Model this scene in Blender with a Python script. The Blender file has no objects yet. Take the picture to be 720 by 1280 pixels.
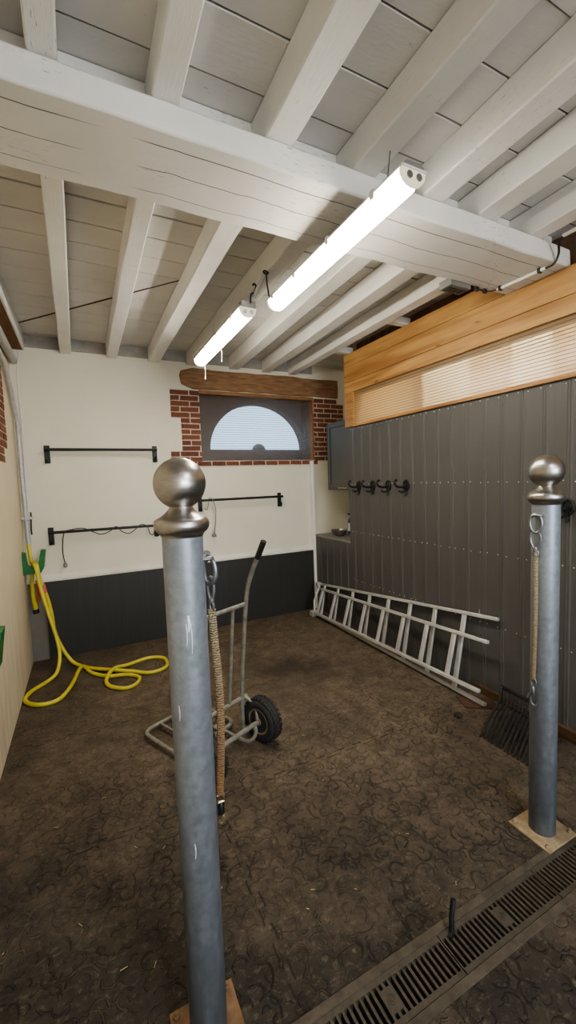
import bpy, bmesh, math, random
from mathutils import Vector, Matrix
random.seed(7)
S = bpy.context.scene
COL = S.collection
PI = math.pi

# ------------------------------------------------------------------ node helpers
class NT:
    def __init__(self, name):
        self.m = bpy.data.materials.new(name); self.m.use_nodes = True
        self.t = self.m.node_tree; self.t.nodes.clear()
        self.out = self.new('ShaderNodeOutputMaterial')
    def new(self, ty, **k):
        n = self.t.nodes.new(ty)
        for a, v in k.items(): setattr(n, a, v)
        return n
    def link(self, a, b): self.t.links.new(a, b)
    def put(self, sock, v):
        if isinstance(v, bpy.types.NodeSocket): self.link(v, sock)
        elif v is not None: sock.default_value = v
    def math(self, op, a, b=None, c=None, clamp=False):
        n = self.new('ShaderNodeMath', operation=op, use_clamp=clamp)
        self.put(n.inputs[0], a)
        if b is not None: self.put(n.inputs[1], b)
        if c is not None: self.put(n.inputs[2], c)
        return n.outputs[0]
    def coords(self, kind='Object'): return self.new('ShaderNodeTexCoord').outputs[kind]
    def mapping(self, v, scale=(1,1,1), loc=(0,0,0), rot=(0,0,0)):
        n = self.new('ShaderNodeMapping'); self.link(v, n.inputs['Vector'])
        n.inputs['Scale'].default_value = scale; n.inputs['Location'].default_value = loc; n.inputs['Rotation'].default_value = rot
        return n.outputs[0]
    def noise(self, v, scale, detail=4, rough=.55, dist=0):
        n = self.new('ShaderNodeTexNoise'); self.link(v, n.inputs['Vector'])
        n.inputs['Scale'].default_value = scale; n.inputs['Detail'].default_value = detail
        n.inputs['Roughness'].default_value = rough; n.inputs['Distortion'].default_value = dist
        return n.outputs['Fac']
    def ramp(self, f, lo, hi, a=0., b=1.):
        n = self.new('ShaderNodeMapRange'); self.put(n.inputs['Value'], f)
        n.inputs['From Min'].default_value = lo; n.inputs['From Max'].default_value = hi
        n.inputs['To Min'].default_value = a; n.inputs['To Max'].default_value = b
        return n.outputs[0]
    def mix(self, f, a, b, blend='MIX'):
        n = self.new('ShaderNodeMix', data_type='RGBA', blend_type=blend)
        self.put(n.inputs[0], f)
        self.put(n.inputs[6], a if not isinstance(a, tuple) else (*a, 1)[:4]); self.put(n.inputs[7], b if not isinstance(b, tuple) else (*b, 1)[:4])
        return n.outputs[2]
    def bump(self, h, strength=.3, dist=.01, normal=None):
        n = self.new('ShaderNodeBump'); n.inputs['Strength'].default_value = strength; n.inputs['Distance'].default_value = dist
        self.link(h, n.inputs['Height'])
        if normal is not None: self.link(normal, n.inputs['Normal'])
        return n.outputs[0]
    def bsdf(self, col, rough=.6, metal=0., normal=None, **k):
        n = self.new('ShaderNodeBsdfPrincipled')
        self.put(n.inputs['Base Color'], col if not isinstance(col, tuple) else (*col, 1)[:4])
        self.put(n.inputs['Roughness'], rough); self.put(n.inputs['Metallic'], metal)
        if normal is not None: self.link(normal, n.inputs['Normal'])
        for a, v in k.items(): self.put(n.inputs[a.replace('_', ' ')], v)
        return n.outputs[0]
    def done(self, sh): self.link(sh, self.out.inputs['Surface']); return self.m

def simple(name, c1, c2=None, rough=.5, metal=0., scale=20., bump=.0, stretch=(1,1,1), rrough=.1, lo=.35, hi=.65):
    n = NT(name); v = n.mapping(n.coords(), stretch)
    f = n.noise(v, scale, 5, .6)
    col = n.mix(n.ramp(f, lo, hi), c1, c2 or c1)
    nm = n.bump(f, bump, .004) if bump else None
    r = n.ramp(f, .3, .7, max(rough-rrough, .02), rough+rrough)
    return n.done(n.bsdf(col, r, metal, nm))

def paint(name, base, stretch, grey=(.30,.27,.23), wear=.60, cracks=()):
    """old brushed white paint on timber; cracks = [(axis, value, width, wobble)]"""
    n = NT(name); o = n.coords()
    big = n.noise(o, 2.3, 4, .6); fine = n.noise(n.mapping(o, stretch), 14, 6, .65)
    col = n.mix(n.ramp(big, .35, .7), base, tuple(c*.88 for c in base))
    sc = n.noise(n.mapping(o, tuple(s*1.7 for s in stretch), (3,1,7)), 16, 3, .5)
    gate = n.ramp(n.noise(o, 3.1, 2), .5, .62)
    w = n.math('MULTIPLY', n.ramp(sc, wear+.06, wear+.09), gate)
    col = n.mix(n.math('MULTIPLY', w, .75), col, grey)
    h = fine
    if cracks:
        sp = n.new('ShaderNodeSeparateXYZ'); n.link(o, sp.inputs[0])
        wob = n.noise(n.mapping(o, (1, 0.05, .05)), 5, 4)
        gap = n.ramp(n.noise(n.mapping(o, (1, 0.3, .05), (9, 2, 0)), 2.0, 2), .36, .44)
        for ax, val, wd, wb in cracks:
            d = n.math('ABSOLUTE', n.math('ADD', n.math('SUBTRACT', sp.outputs['XYZ'.index(ax)], val), n.math('MULTIPLY', n.math('SUBTRACT', wob, .5), wb)))
            k = n.math('MULTIPLY', n.math('LESS_THAN', d, wd), gap)
            col = n.mix(n.math('MULTIPLY', k, .85), col, (.06,.045,.035))
    nm = n.bump(h, .25, .006)
    return n.done(n.bsdf(col, .62, 0, nm))

M = {}
M['joist'] = paint('joist_paint', (.80,.79,.76), (9,1,9))
M['beam'] = paint('beam_paint', (.76,.735,.69), (1,9,9), wear=.565, cracks=[('Y',1.417,.0022,.012),('Y',1.53,.0018,.03),('Y',1.645,.0014,.02)])
M['board'] = paint('ceiling_board_paint', (.68,.655,.615), (1,5,1), wear=.63)
M['beambrown'] = simple('brown_timber', (.16,.075,.028), (.26,.13,.055), .7, 0, 9, .4, (6,1,6))
M['lintel'] = simple('old_oak_lintel', (.17,.085,.040), (.31,.18,.09), .75, 0, 7, .6, (1,5,7))
M['jamb'] = simple('brown_window_wood', (.30,.15,.06), (.20,.095,.04), .6, 0, 9, .2, (1,6,6))

def plaster(name, base, dirt, amt=.35, grime=0.):
    n = NT(name); o = n.coords()
    f = n.noise(o, 1.7, 6, .6); g = n.noise(o, 26, 5, .6)
    col = n.mix(n.math('MULTIPLY', n.ramp(f, .42, .72), amt), base, dirt)
    sp = n.noise(n.mapping(o, (1,1,.6)), 26, 2, .5)
    col = n.mix(n.math('MULTIPLY', n.ramp(sp, .765, .785), .55), col, (.14,.12,.10))
    if grime:
        s = n.new('ShaderNodeSeparateXYZ'); n.link(o, s.inputs[0])
        low = n.math('MULTIPLY', n.ramp(s.outputs[2], 1.0, 0., 0, 1), n.ramp(n.noise(n.mapping(o, (5,5,.8)), 3, 5), .35, .7))
        col = n.mix(n.math('MULTIPLY', low, grime), col, (.30,.22,.13))
    return n.done(n.bsdf(col, .85, 0, n.bump(g, .25, .004)))
M['wall_white'] = plaster('white_plaster', (.69,.655,.545), (.58,.54,.43))
M['wall_cream'] = plaster('cream_plaster', (.66,.575,.42), (.56,.47,.32), .5, .5)
M['tile_white'] = plaster('white_niche_wall', (.74,.73,.68), (.68,.66,.60), .3)
M['ledge'] = plaster('ledge_plaster', (.70,.67,.60), (.45,.40,.33), .6)
M['greystrip'] = plaster('grey_plaster', (.20,.185,.16), (.13,.115,.09), .6)

def darkpanel(name, base, streak):
    n = NT(name); o = n.coords()
    v = n.noise(n.mapping(o, (14,14,.35)), 3, 6, .65); g = n.noise(n.mapping(o, (1,1,.5)), 60, 3)
    big = n.noise(o, 1.4, 4)
    col = n.mix(n.ramp(v, .3, .72), base, streak)
    col = n.mix(n.math('MULTIPLY', n.ramp(big, .4, .7), .3), col, tuple(c*.7 for c in base))
    sp = n.noise(n.mapping(o, (1,1,.22), (2,5,1)), 13, 2, .5)
    col = n.mix(n.math('MULTIPLY', n.ramp(sp, .775, .79), .5), col, (.5,.5,.48))
    return n.done(n.bsdf(col, n.ramp(v, .3, .7, .42, .58), 0, n.bump(g, .08, .002)))
M['panel'] = darkpanel('dark_grey_panel', (.080,.075,.069), (.100,.095,.088))
M['panel_back'] = darkpanel('black_panel', (.026,.0235,.021), (.042,.038,.034))
M['cabinet'] = darkpanel('cabinet_grey', (.075,.072,.062), (.086,.083,.073))
M['cab_edge'] = simple('cabinet_dark_edge', (.055,.055,.052), (.07,.07,.066), .5)

def brick(name):
    n = NT(name); o = n.coords()
    geo = n.new('ShaderNodeNewGeometry'); r = geo.outputs['Random Per Island']
    f = n.noise(o, 38, 5, .65)
    c = n.mix(n.ramp(r, 0, 1), (.20,.068,.036), (.115,.040,.026))
    c = n.mix(n.math('MULTIPLY', n.ramp(f, .45, .75), .5), c, (.26,.13,.08))
    return n.done(n.bsdf(c, .85, 0, n.bump(f, .5, .004)))
M['headboard'] = simple('grey_head_board', (.36,.34,.30), (.28,.26,.225), .8, 0, 9, .2)
M['bright'] = simple('bright_patch_board', (.86,.84,.78), (.82,.80,.73), .8, 0, 5)
M['masonry'] = simple('brown_masonry', (.24,.145,.09), (.15,.09,.055), .9, 0, 14, .4)
M['tan'] = simple('tan_wall', (.50,.34,.17), (.42,.27,.12), .8, 0, 4)
M['brick'] = brick('red_brown_brick')
M['mortar'] = simple('pale_mortar', (.62,.54,.43), (.50,.42,.32), .9, 0, 40, .3)
M['outer'] = simple('brown_outer_wall', (.060,.040,.030), (.085,.058,.044), .9, 0, 20, .03)

def wood(name, a, b, stretch):
    n = NT(name); o = n.coords()
    geo = n.new('ShaderNodeNewGeometry')
    f = n.noise(n.mapping(o, stretch), 5, 7, .6, .6)
    big = n.noise(n.mapping(o, tuple(s*.4 for s in stretch), (4,4,4)), 4, 2)
    c = n.mix(n.ramp(f, .32, .68), a, b); c = n.mix(n.math('MULTIPLY', n.ramp(big, .46, .66), .8), c, (b[0]*.62, b[1]*.5, b[2]*.42))
    kn = n.noise(n.mapping(o, (3,1.1,3), (1,2,8)), 5, 1)
    c = n.mix(n.math('MULTIPLY', n.ramp(kn, .735, .77), .7), c, (.16,.065,.02))
    return n.done(n.bsdf(c, .5, 0, n.bump(f, .08, .003)))
M['pine'] = wood('varnished_pine', (.53,.315,.12), (.41,.22,.075), (6,.6,6))
M['pine_frame'] = wood('varnished_pine_frame', (.45,.25,.09), (.35,.175,.055), (7,.8,7))
M['sill_wood'] = wood('sole_plate_wood', (.17,.10,.048), (.09,.052,.026), (6,.7,6))

def galv(name, a, b, rough=.42, metal=.75, drips_or_shade=False):
    n = NT(name); o = n.coords()
    f = n.noise(o, 45, 4, .6); g = n.noise(n.mapping(o, (3,3,.7)), 5, 5)
    c = n.mix(n.ramp(f, .35, .65), a, b); c = n.mix(n.math('MULTIPLY', n.ramp(g, .5, .75), .35), c, tuple(x*.6 for x in a))
    if drips_or_shade:
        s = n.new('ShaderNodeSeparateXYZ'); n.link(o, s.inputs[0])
        low = n.math('MULTIPLY', n.ramp(s.outputs[2], 1.15, .1), n.ramp(n.noise(n.mapping(o, (6,6,1)), 6, 5), .2, .55, .6, 1))  # shade on the post painted into the colour, darker toward the foot
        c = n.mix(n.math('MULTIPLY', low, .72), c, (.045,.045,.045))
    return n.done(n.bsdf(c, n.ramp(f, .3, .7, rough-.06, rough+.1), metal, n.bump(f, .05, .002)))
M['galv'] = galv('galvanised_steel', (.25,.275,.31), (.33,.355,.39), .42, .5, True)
M['pipe_grey'] = galv('grey_conduit', (.42,.42,.42), (.52,.52,.52), .5, .3)
M['steel'] = simple('brushed_steel', (.36,.34,.32), (.43,.41,.39), .34, 1., 30, .03, (1,1,4), .05)
M['steel_ring'] = simple('dull_steel', (.20,.20,.21), (.28,.28,.29), .45, .85, 30)
M['brass_dull'] = simple('dull_brass', (.55,.48,.30), (.42,.36,.2), .35, .9, 30)
M['alu'] = simple('ladder_aluminium', (.50,.485,.45), (.60,.585,.55), .45, .45, 12, .05, (1,1,1))
M['truckpaint'] = simple('worn_beige_tube', (.31,.295,.245), (.19,.18,.15), .45, .35, 25, .05)
M['rubber'] = simple('black_rubber', (.018,.018,.018), (.035,.033,.03), .75, 0, 60, .2)
M['rim'] = simple('rusty_rim', (.33,.24,.17), (.22,.15,.10), .6, .4, 30)
M['iron'] = simple('black_iron', (.012,.012,.012), (.02,.02,.02), .45, .3, 50)
M['blackplastic'] = simple('black_plastic', (.012,.012,.012), (.022,.021,.02), .4)
M['forkplastic'] = simple('dusty_black_plastic', (.010,.0095,.009), (.026,.023,.019), .55, 0, 24)
M['white_plastic'] = simple('white_plastic', (.72,.71,.67), (.66,.65,.61), .4)
M['grey_plastic'] = simple('grey_plastic', (.16,.155,.14), (.20,.19,.175), .5)
M['hose'] = simple('yellow_hose', (.62,.52,.06), (.50,.42,.05), .4, 0, 12)
M['green'] = simple('green_plastic', (.012,.16,.035), (.01,.11,.025), .4)
M['orange'] = simple('orange_plastic', (.62,.10,.03), (.45,.07,.03), .4)
M['pinkred'] = simple('faded_red_plastic', (.55,.16,.12), (.45,.12,.09), .5)
M['blue'] = simple('blue_bottle', (.015,.02,.14), (.02,.03,.18), .3)
M['sandplate'] = simple('dusty_steel_plate', (.33,.25,.15), (.23,.165,.095), .85, 0, 30, .3)
M['brownplate'] = simple('brown_steel_plate', (.20,.115,.058), (.13,.07,.035), .8, 0, 30, .3)
M['rust'] = simple('rusty_plate', (.055,.028,.018), (.10,.05,.028), .85, 0, 20, .3)
M['grate'] = simple('cast_iron_grate', (.045,.037,.027), (.085,.068,.049), .7, .2, 35, .3)
M['channel'] = simple('dusty_channel_edge', (.085,.068,.048), (.05,.04,.028), .9, 0, 20, .4)
M['trench'] = simple('dark_trench', (.008,.007,.006), (.012,.011,.009), .9)
M['straw'] = simple('straw', (.52,.42,.22), (.40,.31,.15), .8)
M['splash'] = simple('white_paint_splash', (.75,.76,.76), (.66,.67,.68), .6)
M['concrete'] = simple('concrete', (.20,.17,.13), (.14,.115,.085), .9, 0, 9, .3)
M['dung'] = simple('dark_clod', (.03,.022,.014), (.05,.036,.022), .95, 0, 30, .6)

def strapmat(name, a, b, dark):
    n = NT(name); o = n.coords()
    w = n.new('ShaderNodeTexWave', wave_type='BANDS', bands_direction='Z'); n.link(o, w.inputs[0])
    w.inputs['Scale'].default_value = 48; w.inputs['Distortion'].default_value = 6; w.inputs['Detail'].default_value = 3; w.inputs['Detail Scale'].default_value = 3
    s = n.new('ShaderNodeSeparateXYZ'); n.link(o, s.inputs[0])
    base = n.mix(n.ramp(s.outputs[2], .56, .15), a, b)
    c = n.mix(n.ramp(w.outputs['Fac'], .45, .8), base, dark)
    return n.done(n.bsdf(c, .8, 0, n.bump(w.outputs['Fac'], .4, .003)))
M['strap'] = strapmat('braided_strap', (.33,.28,.18), (.23,.12,.045), (.10,.06,.03))
M['strap2'] = strapmat('braided_cord', (.40,.33,.21), (.27,.20,.115), (.12,.08,.045))

def ribbed(name, tint, transp, trans, pitch, dark, axis=2, gloss=.12, lstr=.9):
    """twin-wall translucent sheet with thin ribs along it"""
    n = NT(name); o = n.coords(); s = n.new('ShaderNodeSeparateXYZ'); n.link(o, s.inputs[0])
    f = n.math('FRACT', n.math('DIVIDE', s.outputs[axis], pitch))
    d = n.math('ABSOLUTE', n.math('SUBTRACT', f, .5))
    line = n.ramp(d, .33, .46)
    dif = n.new('ShaderNodeBsdfDiffuse'); dif.inputs[0].default_value = (*dark, 1)
    tr = n.new('ShaderNodeBsdfTranslucent'); tr.inputs[0].default_value = (*tint, 1)
    tp = n.new('ShaderNodeBsdfTransparent'); tp.inputs[0].default_value = (*tint, 1)
    gl = n.new('ShaderNodeBsdfGlossy'); gl.inputs['Roughness'].default_value = .25
    def mx(f, a, b):
        m = n.new('ShaderNodeMixShader'); n.put(m.inputs[0], f); n.link(a, m.inputs[1]); n.link(b, m.inputs[2]); return m.outputs[0]
    body = mx(transp/(transp+trans), tr.outputs[0], tp.outputs[0])
    body = mx(1-transp-trans, body, dif.outputs[0])
    body = mx(n.math('MULTIPLY', line, lstr), body, dif.outputs[0])
    body = mx(gloss, body, gl.outputs[0])
    return n.done(body)
M['sheet_window'] = ribbed('smoky_twinwall_sheet', (.90,.94,.98), .62, .06, .024, (.185,.128,.100), gloss=.04, lstr=.28)
M['sheet_strip'] = ribbed('warm_twinwall_sheet', (1.0,.96,.88), .64, .24, .0215, (.17,.105,.05), gloss=.05, lstr=.95)

def emit(name, col, st):
    n = NT(name); e = n.new('ShaderNodeEmission'); e.inputs[0].default_value = (*col, 1); e.inputs[1].default_value = st
    return n.done(e.outputs[0])
M['tube_on'] = emit('lit_diffuser', (1., .93, .80), 42.)
M['endcap_clear'] = emit('cloudy_lit_end_cap', (.95,.86,.62), .75)

def floor_mat():
    n = NT('rubber_mats'); o = n.coords(); s = n.new('ShaderNodeSeparateXYZ'); n.link(o, s.inputs[0])
    X, Y = s.outputs[0], s.outputs[1]
    def curls(scale, loc, r0, w, mlo):
        v = n.mapping(o, (scale, scale, 0), loc)
        vo = n.new('ShaderNodeTexVoronoi', voronoi_dimensions='2D'); n.link(v, vo.inputs['Vector'])
        vo.inputs['Scale'].default_value = 1; vo.inputs['Randomness'].default_value = .75
        dv = n.new('ShaderNodeVectorMath', operation='SUBTRACT'); n.link(v, dv.inputs[0]); n.link(vo.outputs['Position'], dv.inputs[1])
        p = n.new('ShaderNodeSeparateXYZ'); n.link(dv.outputs[0], p.inputs[0])
        cs = n.new('ShaderNodeSeparateColor'); n.link(vo.outputs['Color'], cs.inputs[0])
        wob = n.math('MULTIPLY', n.math('SUBTRACT', n.noise(v, 2.2, 2), .5), .22)
        rr = n.math('ADD', n.math('MULTIPLY', cs.outputs[1], .12), r0)
        d = n.math('ABSOLUTE', n.math('SUBTRACT', n.math('ADD', vo.outputs['Distance'], wob), rr))
        ring = n.ramp(d, w, w*.35)
        ang = n.math('ADD', n.math('DIVIDE', n.math('ARCTAN2', p.outputs[1], p.outputs[0]), 2*PI), cs.outputs[0])
        fr = n.math('FRACT', n.math('ADD', ang, 2.0))
        return n.math('MULTIPLY', ring, n.math('GREATER_THAN', fr, mlo))
    c1 = curls(12.5, (0,0,0), .27, .055, .42)
    c2 = curls(19, (3.3,5.1,0), .24, .055, .55)
    c3 = curls(9.0, (8.3,1.7,0), .40, .036, .62)
    rel = n.math('MAXIMUM', n.math('MAXIMUM', c1, n.math('MULTIPLY', c2, .75)), c3)
    # jigsaw seams between mats
    def seam(a, b, off, pitch):
        sq = n.math('MULTIPLY', n.math('SIGN', n.math('SINE', n.math('MULTIPLY', b, 52))), .012)
        sq = n.math('ADD', sq, n.math('MULTIPLY', n.math('SUBTRACT', n.noise(o, 9, 2), .5), .02))
        t = n.math('ADD', n.math('ADD', a, off), sq)
        m = n.math('ABSOLUTE', n.math('SUBTRACT', n.math('FRACT', n.math('DIVIDE', t, pitch)), .5))
        return n.math('LESS_THAN', n.math('MULTIPLY', m, pitch), .0035)
    sm = n.math('MAXIMUM', seam(Y, X, .46-1.84+.92*4, .92), seam(X, Y, .61-.47+1.22*4, 1.22))
    sm = n.math('MULTIPLY', sm, n.ramp(n.noise(o, 2.5, 2), .4, .55))
    big = n.noise(o, 1.1, 5, .6, .4); mid = n.noise(o, 9, 7, .75, .5); fine = n.noise(o, 120, 4, .7); scr = n.noise(n.mapping(o, (22,60,1), (1,2,3), (0,0,.5)), 1.0, 4, .7, 1.2); pat = n.noise(o, 2.6, 5, .65, .6)
    grit = n.noise(o, 42, 5, .75)
    col = n.mix(n.ramp(mid, .36, .64), (.021,.017,.013), (.056,.045,.033))
    # dry dust toward the far right, darker clean rubber toward the drain and the left wall
    dusty = n.math('ADD', n.math('ADD', n.ramp(Y, .9, 2.3, -.26, .50), n.ramp(X, -.3, 1.9, -.30, .34)), n.math('ADD', n.math('MULTIPLY', pat, 1.1), -.30))
    col = n.mix(n.math('MULTIPLY', n.ramp(dusty, .0, .75), .80), col, n.mix(n.ramp(mid, .34, .66), (.085,.063,.043), (.23,.172,.118)))
    col = n.mix(n.math('MULTIPLY', n.ramp(grit, .54, .68), .5), col, (.19,.148,.105))
    col = n.mix(n.math('MULTIPLY', n.ramp(grit, .46, .34), .5), col, (.016,.012,.009))
    col = n.mix(n.math('MULTIPLY', n.ramp(scr, .60, .70), .30), col, (.26,.205,.145))
    col = n.mix(n.math('MULTIPLY', n.ramp(scr, .40, .30), .45), col, (.015,.011,.008))
    col = n.mix(n.math('MULTIPLY', n.ramp(big, .50, .66), .5), col, (.030,.025,.019))
    # damp patch beyond the hand truck
    dm = n.new('ShaderNodeVectorMath', operation='DISTANCE'); n.link(n.mapping(o, (1.0,1.9,0)), dm.inputs[0]); dm.inputs[1].default_value = (1.38, 2.88*1.9, 0)
    wet = n.ramp(n.math('ADD', dm.outputs['Value'], n.math('MULTIPLY', n.math('SUBTRACT', pat, .5), 1.0)), .34, .20)
    col = n.mix(n.math('MULTIPLY', wet, .55), col, (.022,.016,.012))
    relc = n.mix(n.ramp(pat, .46, .60), (.013,.010,.007), (.13,.104,.072))
    col = n.mix(n.math('MULTIPLY', rel, n.ramp(Y, 1.1, 2.6, .42, .14)), col, relc)
    col = n.mix(n.math('MULTIPLY', sm, .7), col, (.012,.009,.007))
    sp = n.noise(n.mapping(o, (1,1,1), (3,3,3)), 60, 1)
    col = n.mix(n.math('MULTIPLY', n.ramp(sp, .80, .82), .6), col, (.40,.34,.24))
    h = n.math('ADD', n.math('MULTIPLY', rel, n.ramp(Y, 1.2, 2.8, .9, .35)), n.math('ADD', n.math('MULTIPLY', fine, .25), n.math('MULTIPLY', sm, -1.4)))
    h = n.math('ADD', h, n.math('ADD', n.math('MULTIPLY', mid, .7), n.math('MULTIPLY', grit, .6)))
    return n.done(n.bsdf(col, n.ramp(mid, .3, .7, .62, .88), 0, n.bump(h, .95, .009), Specular_IOR_Level=.3))
M['floor'] = floor_mat()

# ------------------------------------------------------------------ mesh helpers
def crom(pts, k=6, closed=False):
    P = [Vector(p) for p in pts]; n = len(P); out = []
    rng = n if closed else n-1
    for i in range(rng):
        if closed: a, b, c, d = P[(i-1) % n], P[i], P[(i+1) % n], P[(i+2) % n]
        else: a, b, c, d = P[max(i-1, 0)], P[i], P[i+1], P[min(i+2, n-1)]
        for j in range(k):
            t = j/k
            out.append(.5*((2*b)+(c-a)*t+(2*a-5*b+4*c-d)*t*t+(3*b-a-3*c+d)*t**3))
    if not closed: out.append(P[-1])
    return out

class MB:
    def __init__(self): self.v = []; self.f = []
    def add(self, vs, fs):
        o = len(self.v); self.v += [Vector(p) for p in vs]; self.f += [tuple(i+o for i in f) for f in fs]; return self
    def box(self, x0, x1, y0, y1, z0, z1):
        vs = [(x, y, z) for x in (x0, x1) for y in (y0, y1) for z in (z0, z1)]
        return self.add(vs, [(0,1,3,2),(4,6,7,5),(0,4,5,1),(2,3,7,6),(0,2,6,4),(1,5,7,3)])
    def hexa(self, pts): # 4 bottom ccw + 4 top ccw
        return self.add(pts, [(3,2,1,0),(4,5,6,7),(0,1,5,4),(1,2,6,5),(2,3,7,6),(3,0,4,7)])
    def bar(self, a, b, w, h, up=(0,0,1)):
        """box beam from a to b, w across, h along up"""
        a, b = Vector(a), Vector(b); d = (b-a).normalized(); u = Vector(up); s = d.cross(u).normalized(); u = s.cross(d).normalized()
        s *= w/2; u *= h/2
        return self.hexa([a-s-u, a+s-u, a+s+u, a-s+u, b-s-u, b+s-u, b+s+u, b-s+u])
    def tube(self, pts, r, seg=10, closed=False, smooth=0, flat=None, up=None):
        P = [Vector(p) for p in pts]
        if smooth: P = crom(P, smooth, closed)
        n = len(P); T = []
        for i in range(n):
            a = P[(i-1) % n] if closed else P[max(i-1, 0)]; b = P[(i+1) % n] if closed else P[min(i+1, n-1)]
            T.append((b-a).normalized())
        N = Vector(up) if up else (Vector((0,0,1)) if abs(T[0].z) < .9 else Vector((1,0,0)))
        vs = []; fs = []
        for i in range(n):
            N = (N - T[i]*N.dot(T[i])).normalized(); B = T[i].cross(N)
            rr = r[min(i*len(r)//n, len(r)-1)] if isinstance(r, (list, tuple)) else r
            for j in range(seg):
                t = 2*PI*j/seg
                vs.append(P[i]+(N*math.cos(t)*rr*(flat or 1))+B*math.sin(t)*rr)
        for i in range(n if closed else n-1):
            k = (i+1) % n
            for j in range(seg):
                fs.append((i*seg+j, i*seg+(j+1) % seg, k*seg+(j+1) % seg, k*seg+j))
        if not closed:
            fs.append(tuple(range(seg-1, -1, -1))); fs.append(tuple((n-1)*seg+j for j in range(seg)))
        return self.add(vs, fs)
    def lathe(self, prof, seg=32, c=(0,0,0), axis='Z'):
        """prof = [(r, z)], bottom to top"""
        vs = []; fs = []; n = len(prof)
        for r, z in prof:
            for j in range(seg):
                t = 2*PI*j/seg; p = (r*math.cos(t), r*math.sin(t), z)
                if axis == 'X': p = (p[2], p[0], p[1])
                if axis == 'Y': p = (p[1], p[2], p[0])
                vs.append(Vector(p)+Vector(c))
        for i in range(n-1):
            for j in range(seg):
                fs.append((i*seg+j, i*seg+(j+1) % seg, (i+1)*seg+(j+1) % seg, (i+1)*seg+j))
        if prof[0][0] > 1e-6: fs.append(tuple(range(seg-1, -1, -1)))
        if prof[-1][0] > 1e-6: fs.append(tuple((n-1)*seg+j for j in range(seg)))
        return self.add(vs, fs)
    def prism(self, outline, vec):
        n = len(outline); o = [Vector(p) for p in outline]; v = Vector(vec)
        fs = [tuple(range(n-1, -1, -1)), tuple(range(n, 2*n))]+[(i, (i+1) % n, n+(i+1) % n, n+i) for i in range(n)]
        return self.add(o+[p+v for p in o], fs)
    def xf(self, mat):
        self.v = [mat @ p for p in self.v]; return self
    def build(self, name, mat, parent=None, origin=None, bevel=0, smooth=35, seg=2):
        if origin is None: origin = parent.get('_o', (0,0,0)) if parent is not None else (0,0,0)
        og = Vector(origin)
        me = bpy.data.meshes.new(name); me.from_pydata([p-og for p in self.v], [], self.f)
        bm = bmesh.new(); bm.from_mesh(me); bmesh.ops.remove_doubles(bm, verts=bm.verts, dist=1e-6); bmesh.ops.recalc_face_normals(bm, faces=bm.faces)
        bm.to_mesh(me); bm.free()
        me.materials.append(mat)
        if smooth:
            me.polygons.foreach_set('use_smooth', [True]*len(me.polygons)); me.set_sharp_from_angle(angle=math.radians(smooth))
        ob = bpy.data.objects.new(name, me); COL.objects.link(ob)
        if parent is not None: ob.parent = parent; ob['_o'] = tuple(og)
        else: ob.location = og; ob['_o'] = tuple(og)
        if bevel:
            b = ob.modifiers.new('soft', 'BEVEL'); b.width = bevel; b.segments = seg; b.limit_method = 'ANGLE'; b.angle_limit = math.radians(40)
        return ob

def tag(o, label, cat, group=None, kind=None):
    if label: o['label'] = label
    if cat: o['category'] = cat
    if group: o['group'] = group
    if kind: o['kind'] = kind
    return o
def thing(name, label, cat, loc=(0,0,0), group=None, kind=None):
    o = bpy.data.objects.new(name, None); COL.objects.link(o); o.location = loc; o.empty_display_size = .05; o['_o'] = tuple(loc)
    return tag(o, label, cat, group, kind)
def dup(root, loc=None, rotz=0, label=None):
    r = root.copy(); COL.objects.link(r)
    if loc is not None: r.location = loc
    r.rotation_euler = (0, 0, rotz)
    if label: r['label'] = label
    for ch in list(root.children):
        c = ch.copy(); COL.objects.link(c); c.parent = r
        for g in list(ch.children):
            d = g.copy(); COL.objects.link(d); d.parent = c
    return r
def struct(name, mb, mat, label=None, bevel=0, smooth=35, parent=None, origin=None):
    o = mb.build(name, mat, parent, origin=origin, bevel=bevel, smooth=smooth)
    if parent is None: tag(o, label, None, None, 'structure')
    return o

# ================================================================== THE ROOM
XL, XR, YB, YF, ZC = -.48, 2.38, 4.16, -3.2, 2.80
DR0, DR1 = .790, .920            # drain slot across the floor (y range)
fl = MB()
fl.add([(XL-.3,DR1,0),(3.1,DR1,0),(3.1,YB+.3,0),(XL-.3,YB+.3,0)], [(0,1,2,3)])
fl.add([(XL-.3,YF-.3,0),(3.1,YF-.3,0),(3.1,DR0,0),(XL-.3,DR0,0)], [(0,1,2,3)])
struct('floor', fl, M['floor'], 'dark brown rubber mat floor with a curly relief')
tr = MB().box(XL-.3, 3.1, DR0-.02, DR1+.02, -.14, -.12).box(XL-.3, 3.1, DR0-.02, DR0, -.14, -.002).box(XL-.3, 3.1, DR1, DR1+.02, -.14, -.002)
struct('floor_trench', tr, M['trench'], 'dark drain trench below the grate')
# dusty channel edges either side of the grate
struct('trim_1', MB().box(XL, XR, DR1-.004, DR1+.022, -.03, .003), M['channel'], 'dusty drain edge on the stall side', .002)
struct('trim_2', MB().box(XL, XR, DR0-.022, DR0+.004, -.03, .003), M['channel'], 'dusty drain edge on the near side', .002)

# back wall with window opening
WX0, WX1, WZ0, WZ1 = 1.105, 2.43, 1.725, 2.44
wb = MB().box(XL-.2, WX0, YB, YB+.26, 0, ZC+.1).box(WX1, 3.2, YB, YB+.26, 0, ZC+.1).box(WX0, WX1, YB, YB+.26, 0, WZ0).box(WX0, WX1, YB, YB+.26, WZ1, ZC+.1)
struct('wall_back', wb, M['wall_white'], 'white plastered back wall', smooth=0)
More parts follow.
